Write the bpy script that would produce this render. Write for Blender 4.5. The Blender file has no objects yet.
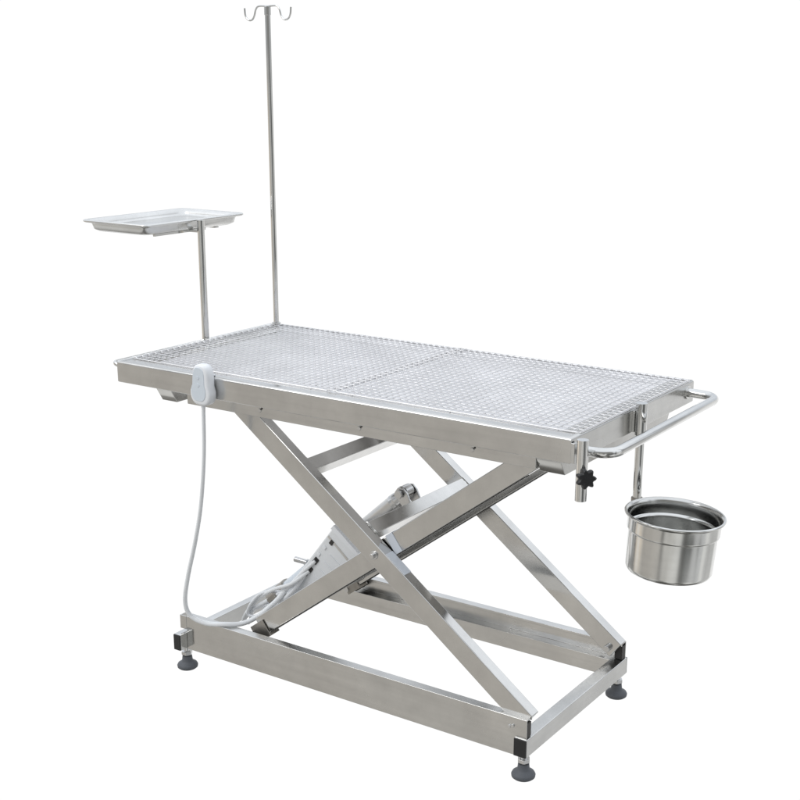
import bpy, bmesh, math, random
from mathutils import Vector, Matrix
random.seed(4)
PI = math.pi
sc = bpy.context.scene
COL = sc.collection

# ------------------------------------------------------------------ materials
def new_mat(name):
    m = bpy.data.materials.new(name); m.use_nodes = True
    nt = m.node_tree
    return m, nt, nt.nodes['Principled BSDF']

def steel(name, base=(.60, .595, .58), rough=.3, stretch=(1, 1, 1), var=.06, bump=.02, rvar=.08, metallic=1.0, blotch=.0):
    """stainless steel: brushed grain from stretched noise, faint uneven polish"""
    m, nt, p = new_mat(name)
    N = nt.nodes; L = nt.links
    tc = N.new('ShaderNodeTexCoord')
    mp = N.new('ShaderNodeMapping'); mp.inputs['Scale'].default_value = stretch
    L.new(tc.outputs['Object'], mp.inputs['Vector'])
    n1 = N.new('ShaderNodeTexNoise'); n1.inputs['Scale'].default_value = 60; n1.inputs['Detail'].default_value = 5
    L.new(mp.outputs[0], n1.inputs['Vector'])
    n2 = N.new('ShaderNodeTexNoise'); n2.inputs['Scale'].default_value = 5.0; n2.inputs['Detail'].default_value = 0
    L.new(tc.outputs['Object'], n2.inputs['Vector'])
    mix = N.new('ShaderNodeMix'); mix.data_type = 'RGBA'
    mix.inputs[6].default_value = tuple(c*(1-var) for c in base)+(1,)
    mix.inputs[7].default_value = tuple(min(1, c*(1+var)) for c in base)+(1,)
    L.new(n1.outputs['Fac'], mix.inputs[0])
    # broad uneven tone: handling marks and mill finish
    n3 = N.new('ShaderNodeTexNoise'); n3.inputs['Scale'].default_value = 9; n3.inputs['Detail'].default_value = 4; n3.inputs['Roughness'].default_value = .6
    L.new(tc.outputs['Object'], n3.inputs['Vector'])
    tone = N.new('ShaderNodeMapRange'); L.new(n3.outputs['Fac'], tone.inputs[0])
    for i_, v_ in enumerate((.3, .7, .90, 1.07)): tone.inputs[i_+1].default_value = v_
    ml = N.new('ShaderNodeVectorMath'); ml.operation = 'SCALE'; L.new(mix.outputs[2], ml.inputs[0]); L.new(tone.outputs[0], ml.inputs['Scale'])
    L.new(ml.outputs[0], p.inputs['Base Color'])
    mr = N.new('ShaderNodeMapRange'); mr.inputs[1].default_value = .3; mr.inputs[2].default_value = .7
    mr.inputs[3].default_value = max(.02, rough-rvar); mr.inputs[4].default_value = rough+rvar
    L.new(n2.outputs['Fac'], mr.inputs[0]); L.new(mr.outputs[0], p.inputs['Roughness'])
    if bump:
        b = N.new('ShaderNodeBump'); b.inputs['Strength'].default_value = bump; b.inputs['Distance'].default_value = .001
        L.new(n1.outputs['Fac'], b.inputs['Height'])
        L.new(b.outputs[0], p.inputs['Normal'])
    p.inputs['Metallic'].default_value = metallic
    return m

def plastic(name, base, rough=.45, var=.05, scale=40):
    m, nt, p = new_mat(name)
    N = nt.nodes; L = nt.links
    tc = N.new('ShaderNodeTexCoord')
    n = N.new('ShaderNodeTexNoise'); n.inputs['Scale'].default_value = scale; n.inputs['Detail'].default_value = 4
    L.new(tc.outputs['Object'], n.inputs['Vector'])
    mix = N.new('ShaderNodeMix'); mix.data_type = 'RGBA'
    mix.inputs[6].default_value = tuple(c*(1-var) for c in base)+(1,)
    mix.inputs[7].default_value = tuple(min(1, c*(1+var)) for c in base)+(1,)
    L.new(n.outputs['Fac'], mix.inputs[0]); L.new(mix.outputs[2], p.inputs['Base Color'])
    p.inputs['Roughness'].default_value = rough
    return m

M = dict(
    sheet=steel('brushed_sheet_x', (.635, .63, .615), .22, (.04, 1, 1), .10, .04),
    sheety=steel('brushed_sheet_y', (.65, .65, .64), .24, (1, .04, 1), .10, .05),
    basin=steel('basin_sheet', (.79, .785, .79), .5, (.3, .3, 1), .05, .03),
    arm=steel('brushed_arm', (.64, .635, .62), .13, (.3, 1, .3), .06, .015, .07),
    tube=steel('polished_tube', (.69, .69, .68), .09, (1, 1, .05), .05, .006, .04),
    wire=steel('grid_wire', (.78, .775, .78), .42, (1, 1, 1), .05, .0),
    bucket=steel('spun_steel', (.66, .66, .645), .15, (.05, .05, 1.2), .07, .012, .05),
    dish=steel('tray_steel', (.70, .70, .69), .26, (1, 1, 1), .04, .01),
    bolt=steel('bolt_steel', (.66, .66, .66), .22, (1, 1, 1), .04, 0),
    cast2=steel('satin_metal', (.68, .68, .67), .28, (1, 1, 1), .08, .04),
    cast=steel('cast_metal', (.38, .36, .33), .42, (1, 1, 1), .25, .2),
    rubber=plastic('rubber', (.10, .108, .122), .6),
    black=plastic('black_plastic', (.012, .012, .013), .42),
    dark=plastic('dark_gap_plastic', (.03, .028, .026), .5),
    white=plastic('white_plastic', (.84, .86, .89), .38, .03),
    grey=plastic('pale_grey_plastic', (.66, .72, .78), .45, .04),
    housing=plastic('housing_plastic', (.80, .82, .84), .35, .03),
    cord=plastic('cord_sheath', (.83, .85, .87), .42, .04),
    pale_reflection=plastic('pale_reflection', (.66, .70, .76), .35, .03),  # pale tone of the reflection painted at the scissor pivot
)

for k, an in (('bucket', .35),):
    nt_ = M[k].node_tree; tg = nt_.nodes.new('ShaderNodeTangent'); tg.direction_type = 'RADIAL'; tg.axis = 'Z'
    nt_.links.new(tg.outputs[0], nt_.nodes['Principled BSDF'].inputs['Tangent'])
    nt_.nodes['Principled BSDF'].inputs['Anisotropic'].default_value = an

# ------------------------------------------------------------------ mesh helpers
def frame(d):
    d = d.normalized()
    u = Vector((0, 0, 1)).cross(d)
    if u.length < 1e-4: u = Vector((1, 0, 0))
    u.normalize(); return u, d.cross(u)

def add_box(bm, x0, x1, y0, y1, z0, z1, mtx=None):
    vs = [bm.verts.new((mtx @ Vector(c)) if mtx else c) for c in
          ((x0,y0,z0),(x1,y0,z0),(x1,y1,z0),(x0,y1,z0),(x0,y0,z1),(x1,y0,z1),(x1,y1,z1),(x0,y1,z1))]
    for f in ((0,3,2,1),(4,5,6,7),(0,1,5,4),(1,2,6,5),(2,3,7,6),(3,0,4,7)):
        bm.faces.new([vs[i] for i in f])

def add_prism(bm, pts, axis, a, b):
    """closed polygon pts (2D) extruded along axis from a to b"""
    def P(p, t):
        return {'x': (t, p[0], p[1]), 'y': (p[0], t, p[1]), 'z': (p[0], p[1], t)}[axis]
    A = [bm.verts.new(P(p, a)) for p in pts]; B = [bm.verts.new(P(p, b)) for p in pts]
    n = len(pts)
    bm.faces.new(A); bm.faces.new(B[::-1])
    for i in range(n):
        bm.faces.new([A[i], B[i], B[(i+1) % n], A[(i+1) % n]])

def add_tube(bm, pts, r, seg=16, caps=True, radii=None):
    pts = [Vector(p) for p in pts]; n = len(pts)
    rings = []; u = None
    for i, p in enumerate(pts):
        d = (pts[min(i+1, n-1)]-pts[max(i-1, 0)]).normalized()
        if u is None: u, v = frame(d)
        else:
            u = (u-d*u.dot(d)).normalized(); v = d.cross(u)
        rr = radii[i] if radii else r
        rings.append([bm.verts.new(p+(u*math.cos(2*PI*k/seg)+v*math.sin(2*PI*k/seg))*rr) for k in range(seg)])
    for a, b in zip(rings, rings[1:]):
        for k in range(seg):
            bm.faces.new([a[k], a[(k+1) % seg], b[(k+1) % seg], b[k]])
    if caps:
        bm.faces.new(rings[0][::-1]); bm.faces.new(rings[-1])

def add_lathe(bm, prof, cx, cy, seg=48, z0=0):
    rings = []
    for r, z in prof:
        if r < 1e-5: rings.append([bm.verts.new((cx, cy, z0+z))])
        else: rings.append([bm.verts.new((cx+r*math.cos(2*PI*k/seg), cy+r*math.sin(2*PI*k/seg), z0+z)) for k in range(seg)])
    for a, b in zip(rings, rings[1:]):
        for k in range(seg):
            k2 = (k+1) % seg
            if len(a) == 1 and len(b) == 1: continue
            if len(a) == 1: bm.faces.new([a[0], b[k2], b[k]])
            elif len(b) == 1: bm.faces.new([a[k], a[k2], b[0]])
            else: bm.faces.new([a[k], a[k2], b[k2], b[k]])

def spline(pts, per=8):
    pts = [Vector(p) for p in pts]; P = [2*pts[0]-pts[1]]+pts+[2*pts[-1]-pts[-2]]; out = []
    for i in range(1, len(P)-2):
        a, b, c, d = P[i-1:i+3]
        for k in range(per):
            t = k/per
            out.append(.5*((2*b)+(c-a)*t+(2*a-5*b+4*c-d)*t*t+(3*b-a-3*c+d)*t**3))
    out.append(pts[-1]); return out

def fillet(pts, r, n=7):
    """polyline with rounded corners"""
    pts = [Vector(p) for p in pts]; out = [pts[0]]
    for a, b, c in zip(pts, pts[1:], pts[2:]):
        d1 = (a-b).normalized(); d2 = (c-b).normalized()
        ang = d1.angle(d2); t = min(r/math.tan(ang/2), (a-b).length*.49, (c-b).length*.49); rr = t*math.tan(ang/2)
        bis = (d1+d2).normalized(); cen = b+bis*(rr/math.sin(ang/2))
        p0 = b+d1*t-cen; p1 = b+d2*t-cen
        tot = p0.angle(p1); ax = p0.cross(p1).normalized()
        for k in range(n+1):
            out.append(cen+Matrix.Rotation(tot*k/n, 3, ax) @ p0)
    out.append(pts[-1]); return out

def wloc(o):
    v = Vector((0, 0, 0))
    while o: v += o.location; o = o.parent
    return v

def obj(name, bm, mat, parent=None, bevel=0, loc=None, sharp=35, seg=2):
    bmesh.ops.recalc_face_normals(bm, faces=bm.faces)
    base = wloc(parent) if parent else Vector(loc or (0, 0, 0))
    bmesh.ops.translate(bm, verts=bm.verts, vec=-base)
    me = bpy.data.meshes.new(name); bm.to_mesh(me); bm.free()
    me.materials.append(mat)
    for p in me.polygons: p.use_smooth = True
    me.set_sharp_from_angle(angle=math.radians(sharp))
    o = bpy.data.objects.new(name, me); COL.objects.link(o)
    if parent: o.parent = parent
    else: o.location = base
    if bevel:
        b = o.modifiers.new('bevel', 'BEVEL'); b.width = bevel; b.segments = seg; b.limit_method = 'ANGLE'
        b.angle_limit = math.radians(40); b.harden_normals = True
    return o

def empty(name, loc, label, cat, group=None):
    o = bpy.data.objects.new(name, None); COL.objects.link(o); o.location = loc
    o.empty_display_size = .05
    o['label'] = label; o['category'] = cat
    if group: o['group'] = group
    return o

def B(): return bmesh.new()

# ------------------------------------------------------------------ dimensions (metres)
L_, W_, H_ = 1.25, .616, .8157
H1 = .7625

table = empty('operating_table', (.63, .31, 0),
              'long stainless steel veterinary operating table on scissor lift legs with levelling feet', 'operating table')

# ---- table top: rim, walls, sloping basin (outer skin + inner skin = real thickness)
bm = B()
def ring(inset, z):
    i = inset
    return [(i, i, z), (L_-i, i, z), (L_-i, W_-i, z), (i, W_-i, z)]
prof = [(.002, H1), (0, H1+.002), (0, H_-.006), (.0012, H_-.003), (.0035, H_-.0008), (.007, H_), (.012, H_-.0008),
        (.016, H_-.0016), (.041, H_-.0018), (.044, H_-.0030), (.052, H_-.0125)]
rings = [[bm.verts.new(p) for p in ring(i, z)] for i, z in prof]
for a, b in zip(rings, rings[1:]):
    for k in range(4): bm.faces.new([a[k], a[(k+1) % 4], b[(k+1) % 4], b[k]])
# basin floor slopes to a drain point
c = bm.verts.new((.9, W_/2, H_-.026)); last = rings[-1]
for k in range(4): bm.faces.new([last[k], last[(k+1) % 4], c])
# underside
low = rings[0]; inn = [bm.verts.new(p) for p in ring(.004, H1)]
und = [bm.verts.new(p) for p in ring(.006, H_-.036)]
for k in range(4):
    bm.faces.new([low[k], low[(k+1) % 4], inn[(k+1) % 4], inn[k]])
    bm.faces.new([inn[k], inn[(k+1) % 4], und[(k+1) % 4], und[k]])
bm.faces.new(und)
top = obj('table_top', bm, M['sheet'], table, sharp=50)
wn = top.modifiers.new('weighted', 'WEIGHTED_NORMAL'); wn.keep_sharp = True; wn.weight = 100; wn.mode = 'FACE_AREA'
top.data.materials.append(M['basin']); top.data.materials.append(M['sheety'])
for p in top.data.polygons:
    cz = p.center.z
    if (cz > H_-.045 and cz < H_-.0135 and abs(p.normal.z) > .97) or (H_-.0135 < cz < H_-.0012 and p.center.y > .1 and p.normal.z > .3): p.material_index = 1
    elif abs(p.normal.x) > .9: p.material_index = 2
# end corner seam: dark strip painting the shaded gap at the near corner
bm = B(); add_box(bm, L_-.0012, L_+.0012, .004, .012, H1+.004, H_-.008)
obj('corner_gap_shade', bm, M['dark'], table)

# ---- upper frame under the top
def c_rail(y0, y1):
    b = B(); add_box(b, .196, 1.1545, y0, y1, .727, .7622); return b
rail = obj('frame_rail', c_rail(.036, .062), M['sheet'], table, .0015)
for x, z in ((.246, .743), (.426, .744), (.712, .745), (1.004, .744)):
    bm = B(); add_tube(bm, [(x, .038, z), (x, .0335, z)], .0048, 12)
    obj('screw', bm, M['bolt'], rail, .001)
    bm = B(); add_tube(bm, [(x+.006, .038, z+.005), (x+.006, .0350, z+.005)], .0022, 10)
    obj('screw_hole', bm, M['dark'], rail)
rail2 = obj('frame_rail', c_rail(.554, .580), M['sheet'], table, .0015)
# end members with chamfered ends
for xa, xb in ((.095, .145), (1.155, 1.212)):
    bm = B()
    add_prism(bm, [(.034, .7622), (.582, .7622), (.582, .752), (.562, .7195), (.054, .7195), (.034, .752)], 'x', xa, xb)
    obj('end_member', bm, M['arm'], table, .0015)
bm = B(); add_box(bm, .1455, .1955, .0625, .5535, .742, .7618)
obj('stiffener', bm, M['arm'], table, .001)
bm = B(); add_box(bm, .60, .64, .0625, .5535, .744, .7615)
obj('stiffener', bm, M['arm'], table, .001)

# ---- scissor arms
PX, PZ = .725, .4385
ang = math.atan(.748)
def arm(name, y0, y1, sgn, la, lb):
    """rectangular tube through pivot; sgn=-1: falls to the right. la = length to the upper end, lb = to the lower end"""
    R = Matrix.Translation((PX, 0, PZ)) @ Matrix.Rotation(ang if sgn < 0 else -ang, 4, 'Y')
    b = B()
    hw = .0245; sn, cs = math.sin(ang), math.cos(ang)
    E0 = (.7565-PZ+hw*cs)/sn; E1 = (.7565-PZ-hw*cs)/sn
    x0, x1 = (-la, lb) if sgn < 0 else (-lb, la)
    # cut the ends: upper end level with the frame, lower end square
    if sgn < 0:
        pts = [(-E0, -hw), (x1, -hw), (x1, hw), (-E1, hw)]
    else:
        pts = [(x0, -hw), (E0, -hw), (E1, hw), (x0, hw)]
    add_prism(b, pts, 'y', y0, y1)
    bmesh.ops.transform(b, matrix=R, verts=b.verts)
    return obj(name, b, M['arm'], table, .0022, seg=3), R

AF, AFR = arm('scissor_arm', .070, .100, -1, .452, .508)
AB, _ = arm('scissor_arm', .517, .547, -1, .452, .508)
BF, BFR = arm('scissor_arm', .104, .134, 1, .466, .478)
BB, _ = arm('scissor_arm', .483, .513, 1, .466, .478)

def bolt(parent, x, y, z, ny, r=.0075):
    b = B(); add_tube(b, [(x, y+ny*.0, z), (x, y-ny*.004, z)], r*1.35, 16); add_tube(b, [(x, y-ny*.0035, z), (x, y-ny*.010, z)], r*.8, 6)
    return obj('bolt', b, M['bolt'], parent, .0008)
bolt(AF, PX, .070, PZ, 1)
bolt(AB, PX, .547, PZ, -1)
# dark strips standing in for the dark reflection under the rising arms
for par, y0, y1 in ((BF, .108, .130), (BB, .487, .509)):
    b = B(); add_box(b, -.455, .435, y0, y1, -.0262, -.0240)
    bmesh.ops.transform(b, matrix=BFR, verts=b.verts); obj('dark_reflection', b, M['dark'], par)
# thin pale plates standing in for a bright reflection at the pivot
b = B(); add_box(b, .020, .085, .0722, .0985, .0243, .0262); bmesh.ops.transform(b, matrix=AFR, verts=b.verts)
obj('pivot_reflection', b, M['pale_reflection'], AF, .0006)
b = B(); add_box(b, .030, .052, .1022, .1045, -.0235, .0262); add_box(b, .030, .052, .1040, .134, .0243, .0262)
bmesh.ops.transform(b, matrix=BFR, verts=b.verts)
obj('pivot_reflection', b, M['pale_reflection'], BF, .0006)

# ---- cross tubes joining the arms
def cross(cx, cz, y0, y1, h=.0175, a=None, name='cross_tube'):
    b = B(); R = Matrix.Translation((cx, 0, cz)) @ Matrix.Rotation(ang if a is None else a, 4, 'Y')
    add_box(b, -h, h, y0, y1, -h, h); bmesh.ops.transform(b, matrix=R, verts=b.verts)
    o = obj(name, b, M['arm'], table, .002, seg=3)
    if name == 'cross_tube':
        for yy in (y0+.001, y1-.001):      # weld bead where the tube meets the arm
            b = B(); ps = []
            for (ax, az), (bx, bz) in (((-h, -h), (h, -h)), ((h, -h), (h, h)), ((h, h), (-h, h)), ((-h, h), (-h, -h))):
                for k in range(9):
                    t = k/9; ps.append(R @ Vector((ax+(bx-ax)*t, yy, az+(bz-az)*t)))
            ps.append(ps[0]); add_tube(b, ps, .002, 6, radii=[.0016+.0011*random.random() for _ in ps])
            obj('weld_bead', b, M['cast2'], o)
    return o
cross(.512, .602, .100, .517)
mid = cross(.688, .478, .100, .517)
low = cross(.372, .176, .134, .483, .016, -ang)
# lower ends of the arms: hinge blocks and rollers in the base channels
for y0, y1, s in ((.066, .104, 1), (.513, .551, -1)):
    b = B(); add_tube(b, [(.335, y0, .1255), (.335, y1, .1255)], .0165, 20)
    obj('roller', b, M['dark'], table, .001)
for y0, y1, yb, ny in ((.0605, .0695, .100, -1), (.5475, .5565, .517, 1)):
    b = B(); add_tube(b, [(1.112, y0, .1285), (1.112, y1, .1285)], .012, 16)
    obj('spacer', b, M['dark'], table)
    b = B(); add_tube(b, [(1.112, yb, .1385), (1.112, yb-ny*.012, .1385)], .0085, 16)
    obj('pivot_pin', b, M['bolt'], table, .001)
for ya, yb in ((.0600, .0780), (.5390, .5570)):
    b = B(); add_box(b, 1.120, 1.1405, ya, yb, .1032, .1390); obj('channel_plug', b, M['dark'], table, .001)
for y in (.118, .498):
    b = B(); add_tube(b, [(.335, y-.022, .1255), (.335, y+.022, .1255)], .008, 14)
    obj('axle', b, M['bolt'], table)
    b = B()
    R = Matrix.Translation((.352, 0, .147)) @ Matrix.Rotation(-ang, 4, 'Y')
    add_box(b, -.030, .020, y-.0185, y-.0155, -.022, .022); add_box(b, -.030, .020, y+.0155, y+.0185, -.022, .022)
    bmesh.ops.transform(b, matrix=R, verts=b.verts); obj('hinge_bracket', b, M['cast'], table, .001)
# upper ends
for y0, y1 in ((.062, .104), (.513, .554)):
    for x in (.335, 1.10):
        b = B(); add_tube(b, [(x, y0, .738), (x, y1, .738)], .012, 16)
        obj('roller', b, M['dark'], table)

# ---- base: two channels over tubes, two cross tubes, four feet
X0, X1 = .112, 1.144
def base_rail(yo, s):
    t = .0025; d = .030
    y = lambda k: yo+s*k
    pts = [(y(0), .056), (y(d), .056), (y(d), .1005), (y(t), .1005), (y(t), .1475-t), (y(d*.72), .1475-t),
           (y(d*.72), .1475-.007), (y(d*.72+t), .1475-.007), (y(d*.72+t), .1475), (y(0), .1475)]
    b = B(); add_prism(b, pts, 'x', X0+.022, X1-.003); return b
r1 = obj('base_rail', base_rail(.057, 1), M['sheet'], table, .0012)
r2 = obj('base_rail', base_rail(.560, -1), M['sheet'], table, .0012)
b = B(); add_box(b, X0, X0+.0215, .0568, .0600, .1105, .1475); add_box(b, X0, X0+.003, .057, .087, .1105, .1475)
obj('end_plate', b, M['sheet'], r1, .0008)
for x in (1.098, 1.106):
    b = B(); add_tube(b, [(x, .058, .123+(x-1.098)*.4), (x, .054, .123+(x-1.098)*.4)], .0042, 12); obj('rivet', b, M['bolt'], r1, .0006)
b = B(); add_tube(b, [(1.125, .535, .152), (1.125, .535, .166)], .006, 10); obj('stop_bolt', b, M['bolt'], r2, .001)
for xx in (.55, 1.075):
    b = B(); add_tube(b, [(xx, .5575, .122), (xx, .551, .122)], .008, 6); obj('bolt', b, M['bolt'], r2, .001)
for xa, xb, ya, yb in ((X0-.002, X0+.0215, .034, .583), (X1-.032, X1, .0535, .5635)):
    z0, z1 = .058, .1022
    b = B(); add_box(b, xa, xb, ya, yb, z0+.0006, z1)
    # rails stop against this tube: tube sits 2 mm proud below
    ct = obj('base_cross_tube', b, M['sheety'], table, .002, seg=3)
    for yy, s in ((ya, -1), (yb, 1)):
        b = B(); y1_, y2_ = sorted((yy-s*.002, yy+s*.0035)); add_box(b, xa+.0008, xb-.0008, y1_, y2_, z0+.0012, z1-.0008)
        obj('end_cap', b, M['black'], ct, .001)
def foot(x, y):
    b = B(); add_tube(b, [(x, y, .030), (x, y, .061)], .0085, 16); add_tube(b, [(x, y, .038), (x, y, .047)], .0150, 6)
    f = obj('levelling_foot', b, M['bolt'], table, .001)
    b = B(); add_lathe(b, [(0, 0), (.023, 0), (.0265, .003), (.0272, .008), (.0250, .0125), (.019, .0165), (.0140, .021), (.0125, .034), (0, .034)], x, y, 40)
    obj('foot_pad', b, M['rubber'], f, sharp=60); return f
for x, y in ((.126, .062), (1.1275, .072), (1.1275, .545), (.126, .555)): foot(x, y)

# ---- right-hand push handle
b = B()
hp = fillet([(1.249, .036, .784), (1.319, .040, .784), (1.326, .582, .790), (1.249, .580, .792)], .05, 10)
add_tube(b, hp, .0105, 22)
hd = obj('push_handle', b, M['tube'], table, sharp=60)
for y, z in ((.036, .784), (.580, .792)):
    b = B(); add_tube(b, [(1.2485, y, z), (1.2535, y, z)], .016, 22); obj('weld_collar', b, M['tube'], hd, .0012)
# left-hand end bar with turned-in ends
b = B()
add_tube(b, fillet([(.001, .007, .803), (-.015, .005, .808), (-.015, .611, .809), (.001, .609, .805)], .010, 6), .0062, 16)
obj('end_bar', b, M['tube'], table, sharp=60)

# ---- socket posts at the right-hand end
def socket(x, y, z0, z1, r=.0115, name='socket_post'):
    b = B()
    prof_o = [(x, y, z0), (x, y, z1)]
    add_tube(b, prof_o, r, 26, caps=False)
    add_tube(b, [(x, y, z1), (x, y, z1-.03)], r-.0022, 26)
    # annular lip + bottom
    add_lathe(b, [(r, z1), (r-.0022, z1)], x, y, 26); add_lathe(b, [(r, z0), (0, z0)], x, y, 26)
    return obj(name, b, M['tube'], table, sharp=50)
s1 = socket(1.2725, .006, .691, .815)
s2 = socket(1.2665, .290, .760, .829, .0125)
b = B(); add_box(b, 1.2495, 1.258, .000, .012, .765, .806); obj('weld_plate', b, M['sheety'], s1, .001)
b = B(); add_box(b, 1.2495, 1.2555, .280, .300, .765, .812); obj('weld_plate', b, M['sheety'], s2, .001)
# black star knob on the near socket
def star_knob(c, d, R=.021, t=.016):
    c = Vector(c); d = Vector(d).normalized(); u, v = frame(d); b = B(); n = 84
    def rr(a): return R*(.86+.14*math.cos(7*a))
    layers = [(.0, .0), (.86, 0), (.98, .003), (1.0, .007), (.97, t-.003), (.82, t), (.45, t-.001), (.0, t+.001)]
    prev = None
    for k, h in layers:
        if k == 0: cur = [b.verts.new(c+d*h)]
        else: cur = [b.verts.new(c+d*h+(u*math.cos(2*PI*i/n)+v*math.sin(2*PI*i/n))*rr(2*PI*i/n)*k) for i in range(n)]
        if prev:
            for i in range(n):
                j = (i+1) % n
                if len(prev) == 1: b.faces.new([prev[0], cur[j], cur[i]])
                elif len(cur) == 1: b.faces.new([prev[i], prev[j], cur[0]])
                else: b.faces.new([prev[i], prev[j], cur[j], cur[i]])
        prev = cur
    return b
kd = Vector((.72, -.66, .12)).normalized(); kc = Vector((1.2725, .006, .740))
k1 = obj('star_knob', star_knob(kc+kd*.016, kd), M['black'], s1, sharp=50)
b = B(); add_tube(b, [kc+kd*.008, kc+kd*.020], .008, 16); obj('knob_stem', b, M['bolt'], s1)

# bucket post with its ring (clamped in the far socket)
b = B(); add_tube(b, [(1.2665, .290, .598), (1.2665, .290, .812)], .0094, 24)
bp_ = obj('bucket_post', b, M['tube'], table, sharp=60)
BX, BY, BZ = 1.3845, .220, .622
b = B(); pts = [(BX+.1000*math.cos(a), BY+.1000*math.sin(a), BZ-.026) for a in [math.radians(62+108*k/30) for k in range(31)]]
add_tube(b, pts, .0030, 10)
obj('bucket_ring', b, M['tube'], bp_, sharp=60)
b = B(); add_tube(b, [(1.2665, .290, BZ-.014), (1.297, .272, BZ-.026)], .0045, 10)
add_tube(b, [(1.2665, .290, BZ-.022), (1.2665, .290, BZ-.002)], .0125, 20)
obj('ring_clamp', b, M['cast'], bp_, .001)

# ---- instrument tray stand
SX, SY = -.0135, .333
TZ = 1.128
b = B(); add_tube(b, [(SX, SY, .705), (SX, SY, TZ-.0005)], .0096, 24)
st = obj('tray_stand', b, M['tube'], table, sharp=60)
b = B(); add_box(b, SX-.005, .001, SY-.008, SY+.008, .77, .80); obj('stand_bracket', b, M['sheety'], st, .001)
b = B()
cx, cy = -.144, .337
for yy in (-.10, .10): add_box(b, cx-.085, cx+.090, cy+yy-.008, cy+yy+.008, TZ-.0325, TZ-.0292)
add_box(b, cx+.0905, cx+.0965, cy-.138, cy+.05, TZ-.0325, TZ-.0262)
add_box(b, cx+.0970, SX-.006, SY-.006, SY+.006, TZ-.0325, TZ-.0265)
obj('support_frame', b, M['tube'], st, sharp=60)

# ---- infusion pole
IX, IY = .0165, .590
b = B(); add_tube(b, [(IX, IY, .70), (IX, IY, 1.15), (IX, IY, 1.655)], .0077, 22)
pole = obj('infusion_pole', b, M['tube'], table, sharp=60)
b = B(); add_tube(b, [(IX, IY, 1.640), (IX, IY, 1.6625)], .0092, 22)
obj('pole_cap', b, M['tube'], pole, .001)
def hook(s):
    p = [(IX, IY, 1.6625), (IX+s*.030, IY, 1.663), (IX+s*.040, IY, 1.655), (IX+s*.0455, IY, 1.640), (IX+s*.052, IY, 1.631),
         (IX+s*.061, IY, 1.628), (IX+s*.071, IY, 1.632), (IX+s*.077, IY, 1.642), (IX+s*.079, IY, 1.659)]
    b = B(); add_tube(b, spline(p, 5), .0026, 10); return b
for s in (-1, 1): obj('hook', hook(s), M['tube'], pole, sharp=60)
b = B(); add_tube(b, [(IX, IY, .8075), (IX, IY, .8235)], .0125, 22); obj('pole_socket', b, M['tube'], pole, .001)

# ---- lift actuator and its control box
A0 = Vector((.235, .30, .135)); A1 = Vector((.655, .30, .512))
ad = (A1-A0).normalized()
b = B(); add_tube(b, [A0+ad*.06, A0+ad*.36], .024, 26)
act = obj('lift_actuator', b, M['grey'], table, .002, sharp=50)
b = B(); add_tube(b, [A0+ad*.355, A1-ad*.030], .0205, 26); obj('piston_rod', b, M['cast2'], act, sharp=60)
b = B(); add_tube(b, [A0+ad*.34, A0+ad*.372], .0275, 26); obj('end_collar', b, M['cast'], act, .0015)
b = B()
add_tube(b, [A1-ad*.045, A1-ad*.02, A1+ad*.002], .0185, 20, radii=[.022, .019, .012])
add_tube(b, [A1+Vector((0, -.015, .006)), A1+Vector((0, .015, .006))], .0165, 20)
for yy in (-.024, .018):
    add_prism(b, [(A1.x+dx, A1.z+dz) for dx, dz in ((-.016, .008), (-.008, .019), (.008, .021), (.020, .010), (.034, -.022), (.010, -.030), (-.006, -.012))], 'y', A1.y+yy, A1.y+yy+.006)
obj('clevis', b, M['bolt'], act, .0012)
b = B(); add_tube(b, [A1+Vector((0, -.032, .006)), A1+Vector((0, .032, .006))], .0065, 14)
add_tube(b, [A1+Vector((0, -.034, .006)), A1+Vector((0, -.028, .006))], .0115, 6); obj('clevis_pin', b, M['bolt'], act, .0008)
b = B(); add_tube(b, [A0-ad*.01, A0+ad*.065], .030, 24); obj('lower_mount', b, M['cast'], act, .002)
b = B(); add_tube(b, [(.338, .30, .222), (.338, .30, .258), (.334, .30, .264)], .0055, 12)
add_tube(b, [(.302, .30, .2655), (.344, .30, .2645)], .0075, 14); obj('release_lever', b, M['bolt'], act, .0008)

b = B()
bp2 = [(.331, .175), (.365, .242), (.510, .429), (.586, .370), (.530, .315), (.430, .225)]
add_prism(b, bp2, 'y', .200, .268)
cb = obj('control_box', b, M['housing'], table, .006, seg=3)
b = B(); add_prism(b, [(.502, .421), (.511, .4315), (.590, .3705), (.580, .3635)], 'y', .1965, .2715); obj('box_lid', b, M['white'], cb, .001)
for k in range(5):
    t = .22+.12*k; xa, za = .365+(.510-.365)*t, .242+(.429-.242)*t
    b = B(); add_tube(b, [(xa+.030, .1995, za-.022), (xa+.062, .1995, za-.046)], .0016, 8); obj('housing_rib', b, M['housing'], cb)
b = B(); add_prism(b, [(.4905, .3965), (.4940, .4010), (.561, .345), (.556, .341)], 'y', .1985, .2695); obj('housing_seam', b, M['cast2'], cb)
for (x, z), w, mm in (((.503, .384), .0065, 'dark'), ((.481, .366), .005, 'white'), ((.462, .345), .005, 'white'), ((.452, .325), .0085, 'black'),
                      ((.433, .297), .0080, 'dark'), ((.418, .280), .006, 'dark'), ((.404, .262), .005, 'white')):
    R = Matrix.Translation((x, .1995, z)) @ Matrix.Rotation(-.9, 4, 'Y')
    b = B(); w *= .78; add_box(b, -w*1.35, w*1.35, -.0022, .001, -w, w); bmesh.ops.transform(b, matrix=R, verts=b.verts)
    o = obj('socket_port', b, M[mm], cb, .0006)
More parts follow.
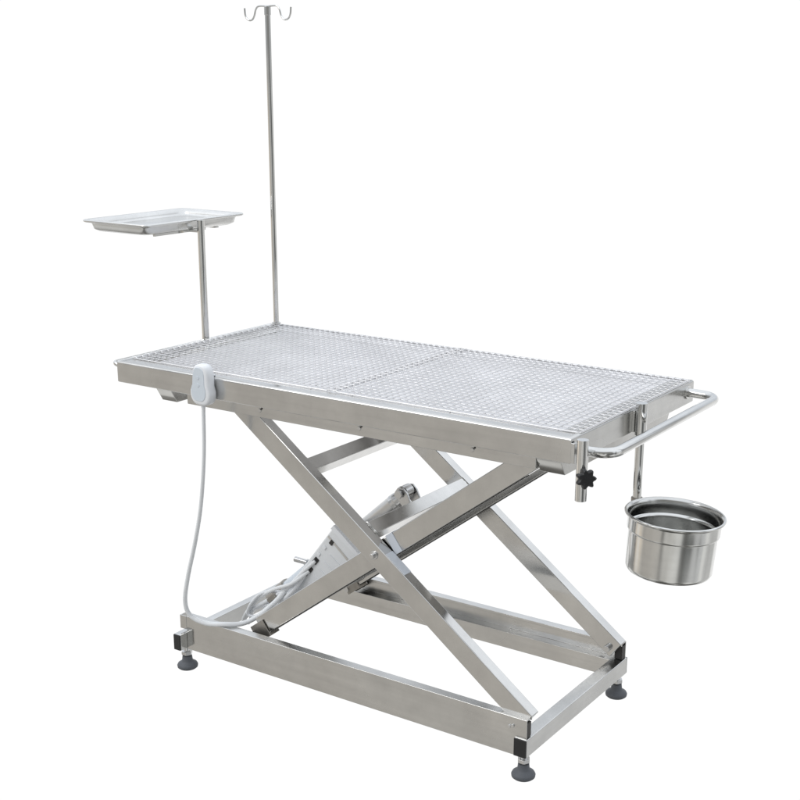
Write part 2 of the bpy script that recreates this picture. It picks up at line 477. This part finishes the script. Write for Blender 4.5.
# loose loop of control cables between box and base
cabs = [
    [(.404, .196, .262), (.368, .18, .236), (.318, .175, .198), (.262, .18, .158), (.215, .19, .112), (.225, .20, .100)],
    [(.432, .197, .294), (.392, .176, .258), (.338, .170, .232), (.286, .172, .196), (.236, .178, .142), (.210, .19, .108)],
    [(.418, .197, .280), (.386, .182, .232), (.340, .178, .188), (.300, .180, .176), (.252, .184, .150), (.228, .20, .106)],
    [(.452, .198, .325), (.398, .188, .270), (.352, .186, .214), (.312, .190, .176), (.276, .21, .162), (.29, .26, .165)],
    [(.345, .190, .220), (.300, .168, .214), (.262, .166, .176), (.245, .17, .142), (.27, .175, .140), (.31, .178, .175)],
]
for i, c_ in enumerate(cabs):
    b = B(); add_tube(b, spline(c_, 8), (.0055, .0048, .0055, .0045, .004)[i], 12)
    obj('cable', b, M['cord' if i % 2 else 'white'], cb, sharp=60)
b = B(); R = Matrix.Translation((.331, .172, .206)) @ Matrix.Rotation(-.75, 4, 'Y'); add_box(b, -.016, .016, -.008, .008, -.007, .007)
bmesh.ops.transform(b, matrix=R, verts=b.verts); obj('cable_plug', b, M['cast'], cb, .002)

# ------------------------------------------------------------------ wire grids lying on the top
def grid_bm(x0, x1, comb_left, comb_right):
    b = B(); y0, y1 = .046, W_-.018; z = H_+.0002; r = .00102
    nx = round((x1-x0)/.0178); ny = 25
    for i in range(ny+1):
        y = y0+(y1-y0)*i/ny
        add_tube(b, [(x0-(.006 if comb_left else 0), y, z), (x1+(.006 if comb_right else 0), y, z)], r, 6)
    for i in range(nx+1):
        x = x0+(x1-x0)*i/nx
        add_tube(b, [(x, y0-.0015, z+.0021+.0003*math.sin(x*31)), (x, y1+.0005, z+.0021)], r*(.9), 6)
    # doubled fine wires near each end make the comb-like edge
    for side, on in ((x0, comb_left), (x1, comb_right)):
        if not on: continue
        s = 1 if side == x0 else -1
        for i in range(ny+1):
            y = y0+(y1-y0)*i/ny
            add_tube(b, [(side+s*.006, y, z-.001), (side+s*.0062, y, z+.001), (side+s*.003, y, z+.0030), (side-s*.010, y, z+.0026)], r*1.05, 6)
    # little feet
    for x in (x0+.05, (x0+x1)/2, x1-.05):
        for y in (y0-.002, y1+.002):
            add_tube(b, [(x, y, z), (x, y, H_-.0016)], .0030, 8)
    return b
def frame_rod(x0, x1):
    b = B(); y0, y1 = .0445, W_-.016; z = H_+.0002
    add_tube(b, fillet([(x0+.05, y0, z), (x1, y0, z), (x1, y1, z), (x0, y1, z), (x0, y0, z), (x0+.05, y0, z)], .008, 4), .0016, 8, caps=False)
    return b
for i, (x0, x1, cl, cr, lab) in enumerate(((.016, .622, True, True, 'stainless wire grid on the half of the table top nearest the tall infusion pole'),
                                         (.638, 1.2475, True, False, 'stainless wire grid on the half of the table top nearest the curved push handle'))):
    g = empty('wire_grid', ((x0+x1)/2, W_/2, H_-.009), lab, 'wire grid', 'wire grids lying on the table top')
    obj('wire_mesh', grid_bm(x0, x1, cl, cr), M['wire'], g, sharp=70)
    obj('edge_rod', frame_rod(x0, x1), M['wire'], g, sharp=70)

# ------------------------------------------------------------------ instrument tray
def rrect(cx, cy, a, b_, r, z, n=6):
    out = []
    for sx, sy, a0 in ((1, 1, 0), (-1, 1, 90), (-1, -1, 180), (1, -1, 270)):
        for k in range(n+1):
            t = math.radians(a0+90*k/n)
            out.append((cx+sx*(a/2-r)+r*math.cos(t), cy+sy*(b_/2-r)+r*math.sin(t), z))
    return out
tr = empty('instrument_tray', (cx, cy, TZ-.029), 'shallow rectangular steel instrument tray with rolled rim on a slim side stand', 'tray')
b = B()
prof = [(.010, -.0045, .022), (.0025, -.0050, .02), (0, -.003, .018), (0, .000, .018), (.002, .002, .018), (.008, .0022, .018), (.014, -.002, .020), (.017, -.010, .024),
        (.018, -.0145, .028), (.026, -.0165, .03), (.045, -.0170, .02)]
rings = [[b.verts.new(p) for p in rrect(cx, cy, .238-2*i, .376-2*i, max(.006, r-i*.2), TZ+z)] for i, z, r in prof]
outer = [(.045, -.0288, .02), (.026, -.0280, .03), (.0165, -.0222, .028), (.0145, -.010, .024), (.0125, -.0045, .02), (.010, -.0045, .022)]
rings += [[b.verts.new(p) for p in rrect(cx, cy, .238-2*i, .376-2*i, max(.006, r-i*.2), TZ+z)] for i, z, r in outer]
n = len(rings[0])
for a, c2 in zip(rings, rings[1:]):
    for k in range(n): b.faces.new([a[k], a[(k+1) % n], c2[(k+1) % n], c2[k]])
b.faces.new(rings[10]); b.faces.new(rings[11])
obj('tray_pan', b, M['dish'], tr, sharp=60)

# ------------------------------------------------------------------ bucket
bk = empty('bucket', (BX, BY, BZ-.125), 'small round polished steel bucket hanging below the push handle', 'bucket')
b = B()
prof = [(0, -.124), (.086, -.124), (.092, -.121), (.0945, -.1165), (.0950, -.114), (.0951, -.112), (.0962, -.060), (.0965, -.0385), (.0965, -.0375), (.0966, -.0355), (.0985, -.0335), (.0992, -.031), (.0992, -.0295), (.0995, -.0075), (.0996, -.006),
        (.1035, -.0035), (.1064, -.0005), (.1060, .0025), (.104, .0035), (.100, .0012), (.0985, -.006), (.0985, -.030), (.0948, -.034), (.0946, -.036), (.0945, -.038), (.0930, -.108), (.0928, -.111), (.0922, -.1145),
        (.088, -.1205), (.060, -.1215), (.058, -.1195), (0, -.1195)]
# gentle tilt of the hanging bucket
add_lathe(b, [(q*(.967 if zz > -.034 else .952), zz) for q, zz in prof], BX, BY, 96, BZ)
T = Matrix.Translation((BX, BY, BZ)) @ Matrix.Rotation(math.radians(3.4), 4, Vector((-.3, .95, 0))) @ Matrix.Translation((-BX, -BY, -BZ))
bmesh.ops.transform(b, matrix=T, verts=b.verts)
obj('bucket_shell', b, M['bucket'], bk, sharp=50)
b = B(); pts = [T @ Vector((BX+.1016*math.cos(2*PI*k/96), BY+.1016*math.sin(2*PI*k/96), BZ+.0012)) for k in range(97)]
add_tube(b, pts, .0030, 10, caps=False); obj('rolled_rim', b, M['bucket'], bk, sharp=60)

# ------------------------------------------------------------------ hand control hooked over the front edge
hc = empty('hand_control', (.300, -.012, .75), 'white plastic hand control with grey keypad hooked over the front table edge', 'remote control')
def outline(s, inset=0):
    pts = []
    n = 40
    for k in range(n):
        t = 2*PI*k/n
        c_, s_ = math.cos(t), math.sin(t)
        x = (abs(c_)**.62)*(1 if c_ > 0 else -1); z = (abs(s_)**.62)*(1 if s_ > 0 else -1)
        w = .0285+.0035*math.tanh(-z*4)-.0030*math.exp(-((z-.0)/.25)**2)
        pts.append((x*(w-inset), z*(.0485-inset)))
    return pts
def pillow(y0, y1, ins, cxx, czz, tilt=.05):
    b = B(); layers = [(y1, ins), (y1-.003, 0), (y0+.004, 0), (y0+.001, .0025), (y0, .006)]
    rs = []
    for y, i in layers:
        rs.append([b.verts.new((cxx+x, y, czz+z)) for x, z in outline(1, i)])
    for a, c2 in zip(rs, rs[1:]):
        for k in range(len(a)): b.faces.new([a[k], a[(k+1) % len(a)], c2[(k+1) % len(a)], c2[k]])
    b.faces.new(rs[0]); b.faces.new(rs[-1])
    R = Matrix.Translation((cxx, 0, czz)) @ Matrix.Rotation(tilt, 4, 'Y') @ Matrix.Translation((-cxx, 0, -czz))
    bmesh.ops.transform(b, matrix=R, verts=b.verts)
    return b
obj('control_body', pillow(-.029, -.003, .003, .300, .799), M['white'], hc, sharp=60)
b = B()
R = Matrix.Translation((.297, 0, .801)) @ Matrix.Rotation(.05, 4, 'Y') @ Matrix.Translation((-.297, 0, -.801))
add_prism(b, [(.297+x*.80, .801+z*.88) for x, z in outline(1, .003)], 'y', -.0302, -.0285)
bmesh.ops.transform(b, matrix=R, verts=b.verts)
obj('keypad', b, M['grey'], hc, .0008)
for dz in (.014, -.004):
    b = B(); add_tube(b, [(.297, -.0298, .803+dz), (.297, -.0312, .803+dz)], .0042, 20); obj('button', b, M['grey'], hc, .0006)
b = B(); add_box(b, .285, .315, -.004, .012, .8175, .8205); add_box(b, .285, .315, .010, .0125, .811, .8205); obj('hook', b, M['white'], hc, .0008)
# cord: hangs from the control, rests on the base rail corner and runs to the control box
cp = [(.298, -.016, .756), (.297, -.016, .738), (.286, -.010, .62), (.259, .000, .49), (.226, .008, .385), (.190, .014, .285), (.170, .020, .212),
      (.176, .030, .170), (.212, .046, .152), (.258, .064, .1535), (.290, .095, .152), (.318, .125, .168), (.350, .160, .205), (.366, .185, .236)]
b = B(); ps = spline(cp, 10)
rad = [.0046+.0018*min(1, max(0, (i-20)/60)) for i in range(len(ps))]
add_tube(b, ps, .005, 14, radii=rad); obj('cord', b, M['cord'], hc, sharp=60)
b = B(); add_tube(b, [(.298, -.016, .760), (.297, -.016, .742)], .0065, 14, radii=[.0068, .005]); obj('strain_relief', b, M['white'], hc)

# ------------------------------------------------------------------ camera (fitted to the photograph)
f, ppx, ppy = 1297.33, 415.27, 461.37
yaw, pitch, roll = .5915, -.2908, .0029
cam = bpy.data.cameras.new('camera'); co = bpy.data.objects.new('camera', cam); COL.objects.link(co)
co.location = (2.3529, -2.1855, 1.4951)
fw = Vector((-math.sin(yaw)*math.cos(pitch), math.cos(yaw)*math.cos(pitch), math.sin(pitch)))
rt = Vector((math.cos(yaw), math.sin(yaw), 0)); up = rt.cross(fw)
r2_ = rt*math.cos(roll)+up*math.sin(roll); u2_ = up*math.cos(roll)-rt*math.sin(roll)
co.rotation_euler = Matrix((r2_, u2_, -fw)).transposed().to_euler()
cam.sensor_width = 36; cam.lens = f*36/800
cam.shift_x = (400-ppx)/800; cam.shift_y = (ppy-400)/800
cam.clip_end = 100
sc.camera = co

# ------------------------------------------------------------------ invented surround: white where the camera looks, tones elsewhere placed for steel reflections
w = bpy.data.worlds.new('World'); sc.world = w; w.use_nodes = True
nt = w.node_tree; N = nt.nodes; Lk = nt.links
bg = N['Background']
tc = N.new('ShaderNodeTexCoord')
sep = N.new('ShaderNodeSeparateXYZ'); Lk.new(tc.outputs['Generated'], sep.inputs[0])
def dotn(v):
    d = N.new('ShaderNodeVectorMath'); d.operation = 'DOT_PRODUCT'; Lk.new(tc.outputs['Generated'], d.inputs[0]); d.inputs[1].default_value = v
    return d.outputs['Value']
def mrange(src, a, b, c_=0, d_=1):
    m = N.new('ShaderNodeMapRange'); m.interpolation_type = 'SMOOTHSTEP'; Lk.new(src, m.inputs[0])
    for i, v in enumerate((a, b, c_, d_)): m.inputs[i+1].default_value = v
    return m.outputs[0]
def mixc(fac, a, b):
    m = N.new('ShaderNodeMix'); m.data_type = 'RGBA'; Lk.new(fac, m.inputs[0])
    for i, v in ((6, a), (7, b)):
        if isinstance(v, tuple): m.inputs[i].default_value = v+(1,)
        else: Lk.new(v, m.inputs[i])
    return m.outputs[2]
Z = sep.outputs[2]
OX, OY = 3.3, 1.7
lower_env = mixc(mrange(Z, -1, -.15), (.07, .066, .058), (.74, .73, .70))        # lower half of the surround, lighter towards the horizon
lower_env = mixc(mrange(dotn((.93, .36, 0)), .3, .9), lower_env, (.66, .67, .675))
lower_env = mixc(mrange(dotn((.82, -.57, 0)), .80, .93), lower_env, (.17, .18, .18))
lower_env = mixc(mrange(dotn((-.96, -.28, 0)), .90, .965), lower_env, (1.0, .86, .70))
ns = N.new('ShaderNodeTexNoise'); ns.inputs['Scale'].default_value = 2.6; ns.inputs['Detail'].default_value = 1
mpw = N.new('ShaderNodeMapping'); mpw.inputs['Scale'].default_value = (1, 1, .03); mpw.inputs['Location'].default_value = (OX, OY, .0)
Lk.new(tc.outputs['Generated'], mpw.inputs['Vector']); Lk.new(mpw.outputs[0], ns.inputs['Vector'])
lower_env = mixc(mrange(ns.outputs['Fac'], .53, .60, 0, .85), lower_env, (.12, .12, .115))
lower_env = mixc(mrange(ns.outputs['Fac'], .46, .40, 0, .7), lower_env, (1.0, 1.0, .98))
lower_env = mixc(mrange(dotn((-.53, -.81, -.24)), .86, .97, 0, .9), lower_env, (.585, .56, .52))
lower_env = mixc(mrange(dotn((.56, .80, -.24)), .86, .97, 0, .8), lower_env, (.64, .64, .635))
upper_env = mixc(mrange(Z, .02, .35), (.62, .64, .66), (1.15, 1.2, 1.27))
upper_env = mixc(mrange(dotn((.56, -.80, .2)), .55, .9), upper_env, (.30, .30, .29))
upper_env = mixc(mrange(ns.outputs['Fac'], .52, .60, 0, .7), upper_env, (.22, .22, .22))
upper_env = mixc(mrange(Z, .45, .75), upper_env, (1.15, 1.2, 1.27))
reflect_env = mixc(mrange(Z, -.03, .03), lower_env, upper_env)
white_wedge = mrange(dotn((-.53, .85, 0)), .50, .62)
back = mixc(mrange(Z, .075, .16), (1.03, 1.03, 1.03), (.80, .85, .92))
back = mixc(mrange(Z, .30, .6), back, (1.15, 1.2, 1.27))
fin = mixc(white_wedge, reflect_env, back)
Lk.new(fin, bg.inputs['Color']); bg.inputs['Strength'].default_value = 1.0

# unseen area lamp high on the left, added to lift highlights and plastics
ld = bpy.data.lights.new('added_fill', 'AREA'); ld.shape = 'RECTANGLE'; ld.size = 2.2; ld.size_y = 1.4; ld.energy = 50; ld.color = (1, .98, .95)
lo = bpy.data.objects.new('added_fill', ld); COL.objects.link(lo); lo.location = (-1.2, -2.6, 3.4)
lo.rotation_euler = (Vector((.6, .3, .5))-lo.location).to_track_quat('-Z', 'Y').to_euler()

sc.view_settings.view_transform = 'Standard'; sc.view_settings.look = 'None'
sc.view_settings.exposure = 0; sc.view_settings.gamma = 1
